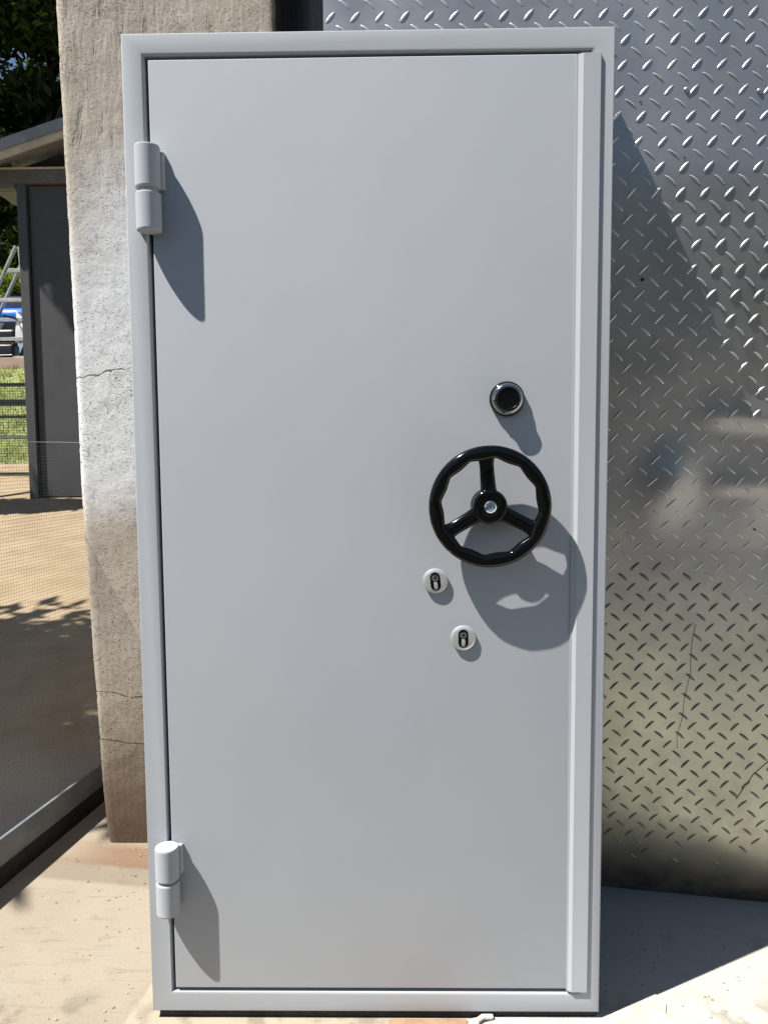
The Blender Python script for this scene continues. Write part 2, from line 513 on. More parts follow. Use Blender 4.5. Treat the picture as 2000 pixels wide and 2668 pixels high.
# two cylinder locks ------------------------------------------------------
def cyl_lock(cx, cz, tilt):
    root = bpy.data.objects.new('cylinder_lock', None); root.location = (cx, LY, cz); root.parent = door; COL.objects.link(root)
    bm = bmesh.new()
    add_lathe(bm, [(.0262, LY+.0002), (.0262, -.0048), (.0256, -.0058), (.0215, -.0074), (.0205, -.0076), (.012, -.0077), (0, -.0077)], (cx, 0, cz), 'Y', 64)
    part('escutcheon', bm, M_SATIN, root, smooth=30)
    rot = Matrix.Translation((cx, 0, cz)) @ Matrix.Rotation(R(tilt), 4, 'Y')
    # black slot with round ends
    o = []
    for k in range(17):
        a = math.pi*k/16; o.append((.0108*math.cos(a), .0085+.0108*math.sin(a)))
    for k in range(17):
        a = math.pi+math.pi*k/16; o.append((.0108*math.cos(a), -.0092+.0108*math.sin(a)))
    b0 = bmesh.new(); add_prism(b0, o, 'Y', -.0074, -.00785)
    bm = bmesh.new(); merge(bm, b0, rot)
    part('slot', bm, M_KNOB, root)
    # chrome euro profile: round plug above, stem below
    o = []
    rp = .0073
    for k in range(25):
        a = R(-62) + R(304)*k/24; o.append((rp*math.cos(a), .0072+rp*math.sin(a)))
    b0 = bmesh.new(); add_prism(b0, o, 'Y', -.0076, -.0089, .0003)
    bm = bmesh.new(); merge(bm, b0, rot)
    plug = part('plug', bm, M_CHROME, root, smooth=30)
    o = [(-.0036, -.0008), (.0036, -.0018), (.0042, -.012), (.0024, -.0172), (-.0024, -.0172), (-.0040, -.012)]
    b0 = bmesh.new(); add_prism(b0, o, 'Y', -.0076, -.0083, .0002)
    bm = bmesh.new(); merge(bm, b0, rot)
    part('stem', bm, M_SATIN, root, smooth=30)
    b0 = bmesh.new(); add_lathe(b0, [(.0027, -.0087), (.0027, -.00915), (0, -.00915)], (0, 0, .0072), 'Y', 20)
    add_box(b0, .0005, .0055, -.0091, -.0087, .0066, .0078)
    bm = bmesh.new(); merge(bm, b0, rot)
    part('keyway', bm, M_KNOB, root)
cyl_lock(.1366, .9766, -6)
cyl_lock(.1962, .8527, 0)

# black strip the door stands on
bm = bmesh.new()
add_box(bm, -.488, .4975, .009, .112, G-.004, -.0005, .004, 2)
tag(part('rubber_strip', bm, M_BLACK, smooth=30), 'black strip under the bottom edge of the grey door frame', 'strip')

# ------------------------------------------------------------------ GROUND
def ground_z(x, y):
    if y < 1.8: return G
    t = y - 1.8
    z = G + .15*(t*t/(t+.8))
    if y > 9.75:
        z += .52*max(0, min(y, 12.25)-9.75)
    if y > 12.25:
        z -= .15*(y-12.25)*.98
    return z

xs = sorted(set([-180, -90, -50, -30] + [-20+1.0*i for i in range(41)] + [30, 50, 90, 180] + [-3+.25*i for i in range(25)]))
ys = sorted(set([-180, -90, -50, -30, -20, -14, -10, -7, -5] + [-4+.5*i for i in range(12)] + [1.8+.2*i for i in range(70)] + [16.5, 18, 22, 30, 50, 90, 180]))
gv = [(x, y, ground_z(x, y)) for y in ys for x in xs]
nx = len(xs)
gf = [(j*nx+i, j*nx+i+1, (j+1)*nx+i+1, (j+1)*nx+i) for j in range(len(ys)-1) for i in range(nx-1)]
tag(grid_part('ground', gv, gf, ground_mat()), kind='structure')

# paler mortar patch in front of the door, a few millimetres proud
def patch(name, outline, z, mat, th=.004):
    bm = bmesh.new(); add_prism(bm, outline, 'Z', z-.02, z+th); return part(name, bm, mat)
pts = []
rr = random.Random(3)
for k in range(60):
    t = k/59
    x = .22 + t*.43
    pts.append((x, .004 + .012*math.sin(t*2.4) + (.075*max(0, t-.72)/.28)**1 + rr.uniform(-.002, .002)))
pts += [(.668, .05+.0), (.655, .02), (.66, -.03), (.63, -.1), (.2, -.1), (.19, -.03)]
M_MORTAR = plain('mortar', (.40, .38, .345), .92, var=.1, scale=22, bump=.3)
tag(patch('mortar_patch', pts, G, M_MORTAR, .0035), kind='structure')
bm = bmesh.new()
add_box(bm, .03, .205, -.22, -.004, G-.002, G+.007, .0015)
tag(part('wooden_board', bm, plain('board_wood', (.30, .19, .11), .85, scale=25, bump=.2), smooth=30), 'thin brown wooden board lying on the concrete below the door', 'board')
bm = bmesh.new()
p = [(.232, -.012, G+.012), (.226, -.02, G+.012), (.222, -.045, G+.01), (.228, -.07, G+.009), (.222, -.11, G+.009), (.23, -.16, G+.009)]
add_tube(bm, [(.262, .0, G+.009), (.25, -.004, G+.012), (.24, -.007, G+.014)] + p, .0055, 8)
tag(part('rope', bm, plain('rope_white', (.7, .68, .62), .9, scale=90, bump=.3), smooth=60), 'short end of white rope on the concrete beside the board', 'rope')

# grit and small pebbles lying on the concrete
bm = bmesh.new(); rp_ = random.Random(19)
for k in range(420):
    if k < 70: x, y = rp_.uniform(-.86, -.5), .745 - abs(rp_.gauss(0, .03))
    elif k < 230: x, y = rp_.uniform(-1.0, -.5), rp_.uniform(-.1, .72)
    else: x, y = rp_.uniform(.3, 1.3), rp_.uniform(-.12, .36)
    r = abs(rp_.gauss(0, .0016)) + .0009
    if k < 14: x = rp_.uniform(-.77, -.70); r *= 3.2
    b = bmesh.new(); bmesh.ops.create_icosphere(b, subdivisions=1, radius=r)
    for v in b.verts: v.co *= rp_.uniform(.7, 1.2)
    merge(bm, b, Matrix.Translation((x, y, G + r*.4)) @ Matrix.Diagonal((1.2, 1, .6, 1)))
tag(part('grit', bm, plain('grit_stone', (.34, .30, .245), .95, var=.35, scale=40)), 'loose grit and tiny pebbles scattered on the concrete', 'grit', kind='stuff')

# ------------------------------------------------------------------ CONCRETE PILLAR
def left_edge(z):
    P = [(-.3, -.884), (0.0, -.889), (.05, -.893), (.2, -.901), (.555, -.914), (1.1, -.932), (1.585, -.936), (2.1, -.944), (2.6, -.952), (4.4, -.985)]
    for (a, b), (c, d) in zip(P, P[1:]):
        if z <= c: return b + (d-b)*(z-a)/(c-a)
    return P[-1][1]
PZ0, PZ1, PY, PB = G-.05, 4.3, .77, 3.2
zs = [PZ0+.012*i for i in range(int((PZ1-PZ0)/.012)+1)]
N = 48
verts, faces = [], []
def fz(v): return noise.fractal(Vector(v), 1.0, 2.0, 4)
ncol = N+1+12+12+8
for z in zs:
    xl = left_edge(z) + .0022*fz((z*9, 3.1, 0)) + .006*max(0, noise.noise((z*31, 9, 0))-.25) + .0012*noise.noise((z*70, 2, 0))
    xr = -.297 + .003*fz((z*17, 7.7, 1))
    for i in range(12):                       # left side, back to front
        t = i/12
        verts.append((xl + .002*fz((t*4, z*6, 5)), PB + (PY+.012-PB)*t, z))
    for i in range(N+1):
        u = i/N
        x = xl + (xr-xl)*u
        d = .0
        e = min(u, 1-u)*(xr-xl)
        if e < .006: d = .005*(1-e/.006)**2
        y = PY + d + .002*fz((x*3, z*3, 2)) + .0009*fz((x*24, z*24, 4))
        if z < .12: y += .007*(max(0, .12-z)/.12)**2
        verts.append((x, y, z))
    for i in range(12):
        t = (i+1)/12
        verts.append((xr + .002*fz((t*4, z*6, 8)), PY+.012 + (PB-PY-.012)*t, z))
    for i in range(8):
        t = (i+1)/9
        verts.append((xr + (xl-xr)*t, PB, z))
nc = 12+N+1+12+8
for j in range(len(zs)-1):
    for i in range(nc):
        i2 = (i+1) % nc
        faces.append((j*nc+i, j*nc+i2, (j+1)*nc+i2, (j+1)*nc+i))
top0 = (len(zs)-1)*nc
faces.append(tuple(range(top0, top0+nc)))
pil = grid_part('concrete_pillar', verts, faces, concrete_wall_mat())
pil.data.materials.append(plain('side_shade_black', (.012, .011, .010), .8, var=.4, scale=14))  # near-black right side paints in the shade of the gap
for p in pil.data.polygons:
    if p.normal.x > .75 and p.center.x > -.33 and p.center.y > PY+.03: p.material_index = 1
tag(pil, 'rough pitted concrete pillar, tan with a worn whitewashed middle, left of the door', 'pillar')

# ------------------------------------------------------------------ TREAD PLATE CONTAINER
cont = thing('metal_container', 'large metal container clad in grey diamond tread plate behind the right side of the door', 'container')
PROF = [(4.4, .150), (2.6, .150), (1.9, .152), (1.75, .168), (1.6, .191), (1.47, .216), (1.35, .248), (1.1, .300), (.8, .352), (.5, .395), (.25, .432), (.12, .468), (-.03, .54)]
def prof_y(z):
    P = PROF
    # smooth (Catmull-Rom like) interpolation in z
    for i in range(len(P)-1):
        z0, y0 = P[i]; z1, y1 = P[i+1]
        if z <= z0 and z >= z1:
            zm, ym = P[max(i-1, 0)]; zp, yp = P[min(i+2, len(P)-1)]
            m0 = (y1-ym)/(z1-zm) if z1 != zm else 0
            m1 = (yp-y0)/(zp-z0) if zp != z0 else 0
            h = z1-z0; t = (z-z0)/h
            return (2*t**3-3*t**2+1)*y0 + (t**3-2*t**2+t)*h*m0 + (-2*t**3+3*t**2)*y1 + (t**3-t**2)*h*m1
    return P[0][1] if z > P[0][0] else P[-1][1]
def sstep(t): t = max(0, min(1, t)); return t*t*(3-2*t)
def ridge(x, z, x0, zc, slope, h, up, dn):
    a = sstep((x-x0)/.10)
    zz = z - (zc + slope*(x-x0))
    if zz > 0: s = max(0, 1-zz/up)**2
    else: s = max(0, 1+zz/dn)
    return h*a*s
def plate_y(x, z):
    y = prof_y(z) - .18*(x-.64)*max(0, min(1, (1.0-z)/1.0))*(1 if x > .2 else .0 if x < 0 else x/.2)
    if x > 1.3 and z < 1: pass
    # dents and gentle waviness of the sheet
    y -= ridge(x, z, .760, 1.342, -.085, .011, .10, .04)
    y -= ridge(x, z, .800, 1.170, -.06, .006, .08, .03)
    d = math.hypot((x-.725)/.060, (z-1.165)/.085)
    y -= .027*math.exp(-d*d*1.2) if d < 3 else 0
    d = math.hypot((x-1.02)/.05, (z-1.08)/.10)
    y += .008*math.exp(-d*d) if d < 3 else 0
    w = .0026*noise.noise((x*2.6, z*2.6, 1.7)) + .0016*noise.noise((x*7.5, z*7.5, 4.2))
    return y + w*(.35 if z > 1.5 else 1.0)
X0, X1, Z0, Z1 = -.100, 1.75, -.02, 4.2
dx = .0125
cx_ = [X0 + (X1-X0)*i/148 for i in range(149)]
cz_ = [Z0 + (Z1-Z0)*i/336 for i in range(337)]
V, F, LUGF, DULL = [], [], 0, set()
for z in cz_:
    for x in cx_:
        V.append((x, plate_y(x, z), z))
n = len(cx_)
for j in range(len(cz_)-1):
    for i in range(n-1):
        F.append((j*n+i, j*n+i+1, (j+1)*n+i+1, (j+1)*n+i))
LUGF = len(F)
# raised lugs of the tread pattern, as part of the sheet
PIT = .0545
rl = random.Random(11)
def add_lug(cx, cz, ang, L=.0172, W=.0031, H=.003):
    ca, sa = math.cos(ang), math.sin(ang)
    base = len(V)
    e = .006
    y0 = plate_y(cx, cz)
    sx = (plate_y(cx+e, cz)-plate_y(cx-e, cz))/(2*e); sz = (plate_y(cx, cz+e)-plate_y(cx, cz-e))/(2*e)
    nrm = Vector((sx, -1, sz)).normalized()
    for ring, (f, h) in enumerate(((1.0, -.0004), (.64, .62), (.16, 1.0))):
        for k in range(10):
            a = 2*math.pi*k/10
            u = math.cos(a)*L*(1.0, .76, .30)[ring]
            w = math.sin(a)*W*f
            bend = .0016*(1-(u/L)**2)
            px = cx + ca*u - sa*(w+bend); pz = cz + sa*u + ca*(w+bend)
            hh = H*h if ring else -.0004
            py = y0 + sx*(px-cx) + sz*(pz-cz)
            V.append((px + nrm.x*hh, py + nrm.y*hh, pz + nrm.z*hh))
    for r_ in range(2):
        for k in range(10):
            k2 = (k+1) % 10
            F.append((base+r_*10+k, base+r_*10+k2, base+(r_+1)*10+k2, base+(r_+1)*10+k))
    F.append(tuple(base+20+k for k in range(10)))
for j in range(-4, 80):
    for i in range(-4, 48):
        for q in range(2):
            s = j*PIT + q*PIT/2
            z = 4.17 - s
            x = X0 + .012 + i*PIT + q*PIT/2 - .10*(s-.91)
            if not (X0+.014 < x < X1-.014 and .10 < z < Z1-.014): continue
            if z < .17 and rl.random() < .6: continue
            wear = 1.0 if z > .35 else .8
            dark_reflect = z + .22*noise.noise((x*4, z*4, 3)) < .93
            f0 = len(F)
            if dark_reflect: wear *= 1.35
            add_lug(x, z, (R(47) if q == 0 else R(-39)) + rl.uniform(-.03, .03), H=.0025*wear*rl.uniform(.7, 1.2), W=.0038 if dark_reflect else .0031)
            if dark_reflect: DULL.update(range(f0, len(F)))
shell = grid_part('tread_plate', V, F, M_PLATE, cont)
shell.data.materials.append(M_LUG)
M_LUG_REFL = plain('dark_reflect_lug_steel', (.16, .155, .14), .42, metal=.55, scale=20)  # lower lugs coloured dark to stand in for their dark reflections
shell.data.materials.append(M_LUG_REFL)
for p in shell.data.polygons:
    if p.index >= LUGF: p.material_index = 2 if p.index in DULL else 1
# body behind the sheet: ends, top and back
bm = bmesh.new()
for xe in (X0, X1):
    a = [bm.verts.new((xe, plate_y(xe, z), z)) for z in cz_[::6]] 
    b = [bm.verts.new((xe, 1.9, z)) for z in cz_[::6]]
    for k in range(len(a)-1):
        bm.faces.new((a[k], b[k], b[k+1], a[k+1]))
tz = cz_[::6][-1]
bt = [bm.verts.new(p) for p in ((X0, .15, tz), (X1, .15, tz), (X1, 1.9, tz), (X0, 1.9, tz), (X0, 1.9, Z0), (X1, 1.9, Z0))]
bm.faces.new((bt[0], bt[1], bt[2], bt[3])); bm.faces.new((bt[3], bt[2], bt[5], bt[4]))
part('body', bm, plain('body_steel', (.16, .165, .17), .5, metal=.6), cont)
for (x, z, r) in ((.622, 1.642, .0042), (.60, 2.02, .0025), (.955, 1.05, .003), (.70, 1.90, .0022)):
    bm = bmesh.new(); add_lathe(bm, [(r, -.0012), (r*.9, -.0014), (0, -.0014)], (x, plate_y(x, z), z), 'Y', 12)
    part('rivet_hole', bm, M_SEAM, cont)
for (x, z) in ((.70, 2.045), (.86, 2.04)):
    bm = bmesh.new(); add_lathe(bm, [(.006, .001), (.0058, -.002), (.004, -.0042), (0, -.005)], (x, plate_y(x, z), z), 'Y', 16)
    part('rivet', bm, M_PLATE, cont, smooth=50)
# a split seam low in the sheet and the torn edge at the far right
def seam(pts, w=.0014):
    bm = bmesh.new()
    P = []
    for (x0, z0), (x1, z1) in zip(pts, pts[1:]):
        for t in (0, .25, .5, .75): P.append((x0+(x1-x0)*t, z0+(z1-z0)*t))
    P.append(pts[-1])
    add_tube(bm, [(x, plate_y(x, z)-.0006, z) for x, z in P], w, 6)
    part('seam', bm, M_SEAM, cont, smooth=60)
seam([(.828, .80), (.822, .76), (.822, .70), (.824, .665), (.812, .60), (.810, .54), (.800, .49), (.803, .452)], .0005)
seam([(1.10, .47), (1.04, .43), (1.0, .385), (.975, .34), (.962, .315)], .0009)

# ------------------------------------------------------------------ WIRE MESH FENCE (left foreground)
fence = thing('wire_fence', 'fine wire mesh fence panel with a flat grey bottom rail, left of the concrete pillar', 'fence')
fa, fb = Vector((-1.322, -.70, 0)), Vector((-.968, 1.40, 0))
fd = (fb-fa); FL = fd.length; fd.normalize(); fn = Vector((fd.y, -fd.x, 0))
V, F = [], []
def wire(p, q, r=.0007):
    d = (q-p).normalized(); s = d.orthogonal().normalized(); t = d.cross(s)
    b = len(V)
    for e in (p, q):
        for k in range(3):
            a = 2*math.pi*k/3; V.append(e + (s*math.cos(a)+t*math.sin(a))*r)
    for k in range(3): F.append((b+k, b+(k+1) % 3, b+3+(k+1) % 3, b+3+k))
zt = 1.288
for k in range(int((zt-.12)/.0105)):
    z = .12 + k*.0105
    wire(fa + Vector((0, 0, z)), fb + Vector((0, 0, z)), .00048)
for k in range(int(FL/.0125)):
    p = fa + fd*(.0125*k)
    wire(p + Vector((0, 0, .12)), p + Vector((0, 0, zt)), .00025)
M_WIRE = plain('dark_wire', (.05, .052, .048), .55)
grid_part('wire_mesh', [tuple(v) for v in V], F, M_WIRE, fence, smooth=False)
bm = bmesh.new()
add_bar(bm, fa + Vector((0, 0, .085)), fb + Vector((0, 0, .085)), .085, .026, .004)
# to_track_quat decides which side is which: rebuild as an explicit prism
bm.free(); bm = bmesh.new()
def flat_rail(bm, z0, z1, th):
    o = [fa - fn*th/2, fb - fn*th/2, fb + fn*th/2, fa + fn*th/2]
    b = bmesh.new(); add_prism(b, [(v.x, v.y) for v in o], 'Z', z0, z1, min(.004, th/3)); merge(bm, b)
flat_rail(bm, .043, .125, .012)
part('bottom_rail', bm, plain('rail_paint', (.20, .225, .25), .45), fence, smooth=30)
bm = bmesh.new(); flat_rail(bm, zt, zt+.002, .0012)
part('top_rail', bm, plain('rail_zinc', (.30, .31, .30), .5, metal=.4), fence, smooth=30)
bm = bmesh.new(); flat_rail(bm, G-.002, .0425, .010)
part('shade_strip', bm, M_BLACK, fence, smooth=30)  # black strip added to paint the shade under the rail

# ------------------------------------------------------------------ SHED
shed = thing('storage_shed', 'dark grey metal shed with a pale sloping roof edge, beyond the wire fence', 'shed')
M_SHED = plain('shed_steel', (.048, .050, .055), .6, var=.06, scale=3)
M_BEAM = plain('shed_beam', (.10, .094, .086), .6)
M_ROOF = plain('shed_roof', (.20, .205, .215), .5, metal=.2)
M_BARGE = plain('barge_paint', (.46, .41, .34), .6)
SYF = 7.37
gz = ground_z(-4, SYF)
bm = bmesh.new(); add_box(bm, -4.125, -1.2, SYF+.03, SYF+.08, gz+.02, 4.30, .004)
for k in range(1, 7):
    pass
panel = part('door_panel', bm, M_SHED, shed)
bm = bmesh.new(); add_box(bm, -4.245, -4.140, SYF-.02, SYF+.12, gz-.1, 4.31, .006)
part('post', bm, M_SHED, shed)
bm = bmesh.new(); add_box(bm, -4.72, -1.0, SYF-.03, SYF+.10, 4.31, 4.475, .006)
add_box(bm, -4.72, -4.255, SYF-.03, SYF+.10, 4.255, 4.309, .004)
part('beam', bm, M_BEAM, shed)
bm = bmesh.new(); add_box(bm, -4.5, -1.0, SYF-.045, SYF-.0305, 4.462, 4.482, .002)
part('beam_lip', bm, M_BARGE, shed)
bm = bmesh.new(); add_box(bm, -4.30, -4.262, SYF+.02, SYF+.06, 4.484, 4.58, .003)
part('stud', bm, M_BARGE, shed)
bm = bmesh.new()
sl = .315
def roofz(x): return 4.487 + sl*(x+4.29)
add_prism(bm, [(-4.6, 4.483), (-1.0, 4.483), (-1.0, roofz(-1.0)+.02), (-4.25, roofz(-4.25)+.02), (-4.6, 4.5)], 'Y', SYF+.10, SYF+.16)
part('gable', bm, plain('gable_dark', (.02, .0195, .018), .8), shed)
RX0, RX1 = -4.74, -1.6
bm = bmesh.new()
add_prism(bm, [(RX0, roofz(RX0)), (RX1, roofz(RX1)), (RX1, roofz(RX1)+.072), (RX0, roofz(RX0)+.072)], 'Y', 7.08, 7.12)
part('barge_board', bm, M_BARGE, shed)
bm = bmesh.new()
add_prism(bm, [(RX0-.04, roofz(RX0-.04)+.073), (RX1, roofz(RX1)+.073), (RX1, roofz(RX1)+.19), (RX0-.04, roofz(RX0-.04)+.19)], 'Y', 7.05, 11.0)
part('roof', bm, M_ROOF, shed)
bm = bmesh.new(); add_box(bm, -4.24, -1.0, 10.9, 11.0, ground_z(-4, 10.9)-.3, 4.3); add_box(bm, -4.16, -4.10, SYF+.13, 10.88, ground_z(-4, 7.4)-.1, 4.3); add_box(bm, -1.06, -1.0, SYF+.17, 10.88, ground_z(-4, 7.4)-.1, 4.3)
part('wall', bm, M_SHED, shed)

# ------------------------------------------------------------------ GRASS BANK, PATH, RAIL FENCE
rg = random.Random(5)
V, F = [], []
bx = [-14 + .16*i for i in range(62)]
by = [9.75 + .10*i for i in range(27)]
for y in by:
    for x in bx:
        V.append((x, y, ground_z(x, y) + .012 + .05*max(0, noise.noise((x*2.3, y*2.3, 0))) ))
n = len(bx)
for j in range(len(by)-1):
    for i in range(n-1): F.append((j*n+i, j*n+i+1, (j+1)*n+i+1, (j+1)*n+i))
mg = Mat('bank_grass')
c = mg.mix(mg.ramp(mg.noise(2.2, 5, .65), .35, .65), (.15, .18, .06), (.27, .30, .12))
c = mg.mix(mg.ramp(mg.noise(5, 4), .58, .7), c, (.19, .13, .06))
mg.set(base=c, rough=.9, spec=.1); mg.bump(mg.noise(30, 4), .6, .05)
tag(grid_part('grass_bank', V, F, mg.m), kind='structure')
V, F = [], []
for k in range(9000):
    x = rg.uniform(-9.5, -4.0); y = rg.uniform(9.75, 12.3); z = ground_z(x, y)+.015
    h = rg.uniform(.04, .13); a = rg.uniform(0, 6.28); w = .008
    b = len(V); lx, ly = rg.uniform(-.05, .05), rg.uniform(-.05, .05)
    V += [(x-w*math.cos(a), y-w*math.sin(a), z), (x+w*math.cos(a), y+w*math.sin(a), z), (x+lx, y+ly, z+h)]
    F.append((b, b+1, b+2))
tag(grid_part('grass', V, F, leaf_mat('grass_blade', (.16, .19, .06), (.30, .32, .13), .25), smooth=False), 'short green grass growing on the bank', 'grass', kind='stuff')
bm = bmesh.new(); zt2 = ground_z(0, 12.26)
add_box(bm, -14, -3.5, 12.28, 12.55, zt2-.6, zt2+.22, .01)
mb = Mat('pink_brick'); br = mb.n.new('ShaderNodeTexBrick'); mb.l.new(mb.mapped((1, 1, 1), (R(90), 0, 0)), br.inputs['Vector'])
br.inputs['Color1'].default_value = (.40, .27, .21, 1); br.inputs['Color2'].default_value = (.46, .33, .26, 1); br.inputs['Mortar'].default_value = (.36, .31, .27, 1)
br.inputs['Scale'].default_value = 4.5; br.inputs['Mortar Size'].default_value = .02
mb.set(base=br.outputs['Color'], rough=.85)
tag(part('brick_kerb_wall', bm, mb.m), 'low pink brick retaining wall along the top of the grass bank', 'wall')

rf = thing('rail_fence', 'dark green metal rail fence with thin mesh below the grass bank', 'fence')
M_GREEN = plain('fence_green', (.035, .06, .045), .5)
M_PALE = plain('fence_zinc', (.38, .42, .37), .5, metal=.3)
fy = 8.8
for z, h, m in ((2.165, .05, M_GREEN), (1.925, .085, M_GREEN), (1.735, .04, M_GREEN), (1.455, .045, M_PALE)):
    bm = bmesh.new(); add_box(bm, -10.5, -4.35, fy-.02, fy+.02, z-h/2, z+h/2, .006); part('rail', bm, m, rf)
for k in range(3):
    x = -4.75 - 2.4*k
    bm = bmesh.new(); add_box(bm, x-.03, x+.03, fy+.021, fy+.08, ground_z(x, fy)-.2, 2.2, .006); part('post', bm, M_GREEN, rf)
V, F = [], []
for k in range(30):
    wire(Vector((-10.5, fy-.024, 1.17+.035*k)), Vector((-4.35, fy-.024, 1.17+.035*k)), .0035)
for k in range(170):
    wire(Vector((-10.5+.036*k, fy-.024, 1.1)), Vector((-10.5+.036*k, fy-.024, 2.2)), .002)
grid_part('mesh_infill', [tuple(v) for v in V], F, M_GREEN, rf, smooth=False)

# ------------------------------------------------------------------ THINGS BEYOND THE BANK
ZB = ground_z(-7, 12.9)
M_ALU = plain('ladder_alu', (.42, .45, .43), .4, metal=.5)
lad = thing('step_ladder', 'grey aluminium step ladder standing open beside the shed corner', 'ladder')
yl = 12.75
top = Vector((-6.88, yl, 5.03))
for dy in (0, .42):
    bm = bmesh.new(); add_bar(bm, (-8.05, yl+dy, ZB), top + Vector((0, dy, 0)), .085, .035, .004); part('rail', bm, M_ALU, lad)
    bm = bmesh.new(); add_bar(bm, (-6.70, yl+dy, ZB), top + Vector((.05, dy, -.02)), .05, .03, .004); part('rail', bm, M_ALU, lad)
for z in (3.0, 3.35, 3.7, 4.06, 4.585):
    t = (z-ZB)/(5.03-ZB)
    xa = -8.05 + (1.17)*t
    bm = bmesh.new(); add_box(bm, xa+.03, -6.74, yl-.03, yl+.03, z-.035, z+.035, .006); part('rung', bm, M_BARGE if 4 < z < 4.2 else M_ALU, lad)
wb = thing('workbench', 'grey metal workbench carrying the blue drum', 'bench')
bm = bmesh.new(); add_box(bm, -8.6, -6.70, 13.25, 13.95, 3.60, 3.72, .01); part('top', bm, plain('bench_grey', (.14, .14, .145), .6), wb)
for x in (-8.5, -7.0):
    for y in (13.32, 13.88):
        bm = bmesh.new(); add_box(bm, x-.04, x+.04, y-.04, y+.04, ZB-.05, 3.599, .004); part('leg', bm, M_ALU, wb)
bm = bmesh.new(); add_box(bm, -8.42, -7.1, 13.3, 13.34, 3.38, 3.50, .004); part('apron', bm, M_ALU, wb)
dr = thing('plastic_drum', 'bright blue plastic drum lying on its side on the grey workbench', 'drum')
bm = bmesh.new()
add_lathe(bm, [(0, -8.1), (.15, -8.1), (.165, -8.07), (.165, -7.8), (.172, -7.79), (.172, -7.74), (.165, -7.73), (.165, -7.1), (.172, -7.09), (.172, -7.04), (.165, -7.03), (.165, -6.74), (.15, -6.71), (0, -6.71)], (0, 0, 0), 'Z', 32)
bmesh.ops.transform(bm, matrix=Matrix.Translation((0, 13.55, 3.892)) @ Matrix.Rotation(R(90), 4, 'Y'), verts=bm.verts)
part('shell', bm, plain('blue_plastic', (.02, .13, .55), .35), dr, smooth=40)
bm = bmesh.new()
add_lathe(bm, [(0, 6.725), (.03, 6.725), (.03, 6.70)], (0, 0, 0), 'Z', 16)
bmesh.ops.transform(bm, matrix=Matrix.Translation((0, 13.55, 3.96)) @ Matrix.Rotation(R(-90), 4, 'Y'), verts=bm.verts)
part('cap', bm, M_BLACK, dr, smooth=40)
bm = bmesh.new()
add_prism(bm, [(-8.3, 3.722), (-6.95, 3.722), (-7.05, 4.33), (-8.2, 4.33)], 'Y', 13.74, 13.93, .02)
tag(part('fabric_bag', bm, plain('navy_cloth', (.006, .014, .07), .8, bump=.3), smooth=30), 'dark navy cloth bag standing behind the blue drum on the workbench', 'bag')

bike = thing('motorbike', 'parked black and white motorbike behind the low brick wall', 'motorbike')
M_BK = plain('bike_black', (.012, .012, .013), .35); M_WH = plain('bike_white', (.75, .76, .78), .3)
by_, bz = 12.85, ground_z(0, 12.85)
def wheel_at(x):
    bm = bmesh.new()
    pts = [(x+.27*math.cos(a), by_, bz+.31+.27*math.sin(a)) for a in [2*math.pi*k/28 for k in range(29)]]
    add_tube(bm, pts, .045, 8, cap=False)
    w = part('wheel', bm, M_BK, bike, smooth=60)
    bm = bmesh.new()
    for k in range(6):
        a = math.pi*2*k/6; add_bar(bm, (x, by_, bz+.31), (x+.24*math.cos(a), by_, bz+.31+.24*math.sin(a)), .02, .02)
    add_lathe(bm, [(0, -.05), (.05, -.05), (.05, .05), (0, .05)], (x, by_, bz+.31), 'Y', 16)
    part('rim', bm, M_CHROME, w)
wheel_at(-6.62); wheel_at(-7.92)
bm = bmesh.new(); add_box(bm, -7.5, -7.0, by_-.14, by_+.14, bz+.25, bz+.52, .05, 3); part('engine', bm, M_BK, bike, smooth=40)
bm = bmesh.new(); add_box(bm, -7.35, -6.95, by_-.13, by_+.13, bz+.56, bz+.80, .09, 4); part('fuel_tank', bm, M_BK, bike, smooth=50)
bm = bmesh.new(); add_box(bm, -8.0, -7.33, by_-.12, by_+.12, bz+.60, bz+.74, .05, 3); part('seat', bm, M_BK, bike, smooth=50)
bm = bmesh.new(); add_tube(bm, [(-6.62, by_-.09, bz+.31), (-6.92, by_-.09, bz+.95)], .025); add_tube(bm, [(-6.62, by_+.09, bz+.31), (-6.92, by_+.09, bz+.95)], .025); part('fork', bm, M_CHROME, bike, smooth=50)
bm = bmesh.new(); add_tube(bm, [(-7.05, by_-.36, bz+1.0), (-6.93, by_-.2, bz+.98), (-6.93, by_+.2, bz+.98), (-7.05, by_+.36, bz+1.0)], .018); part('handlebar', bm, M_BK, bike, smooth=50)
bm = bmesh.new(); add_lathe(bm, [(0, -.12), (.08, -.09), (.11, 0), (.10, .04), (0, .05)], (-6.82, by_-.02, bz+.83), 'Y', 20); part('headlight', bm, M_WH, bike, smooth=50)
bm = bmesh.new(); add_prism(bm, [(-6.98, bz+.55), (-6.75, bz+.62), (-6.80, bz+.98), (-6.93, bz+1.12)], 'Y', by_-.11, by_+.11, .02); part('fairing', bm, M_WH, bike, smooth=40)
bm = bmesh.new(); add_tube(bm, [(-7.0, by_-.17, bz+.3), (-7.6, by_-.2, bz+.27), (-8.1, by_-.2, bz+.36)], [.03, .04, .05]); part('exhaust', bm, M_BK, bike, smooth=50)

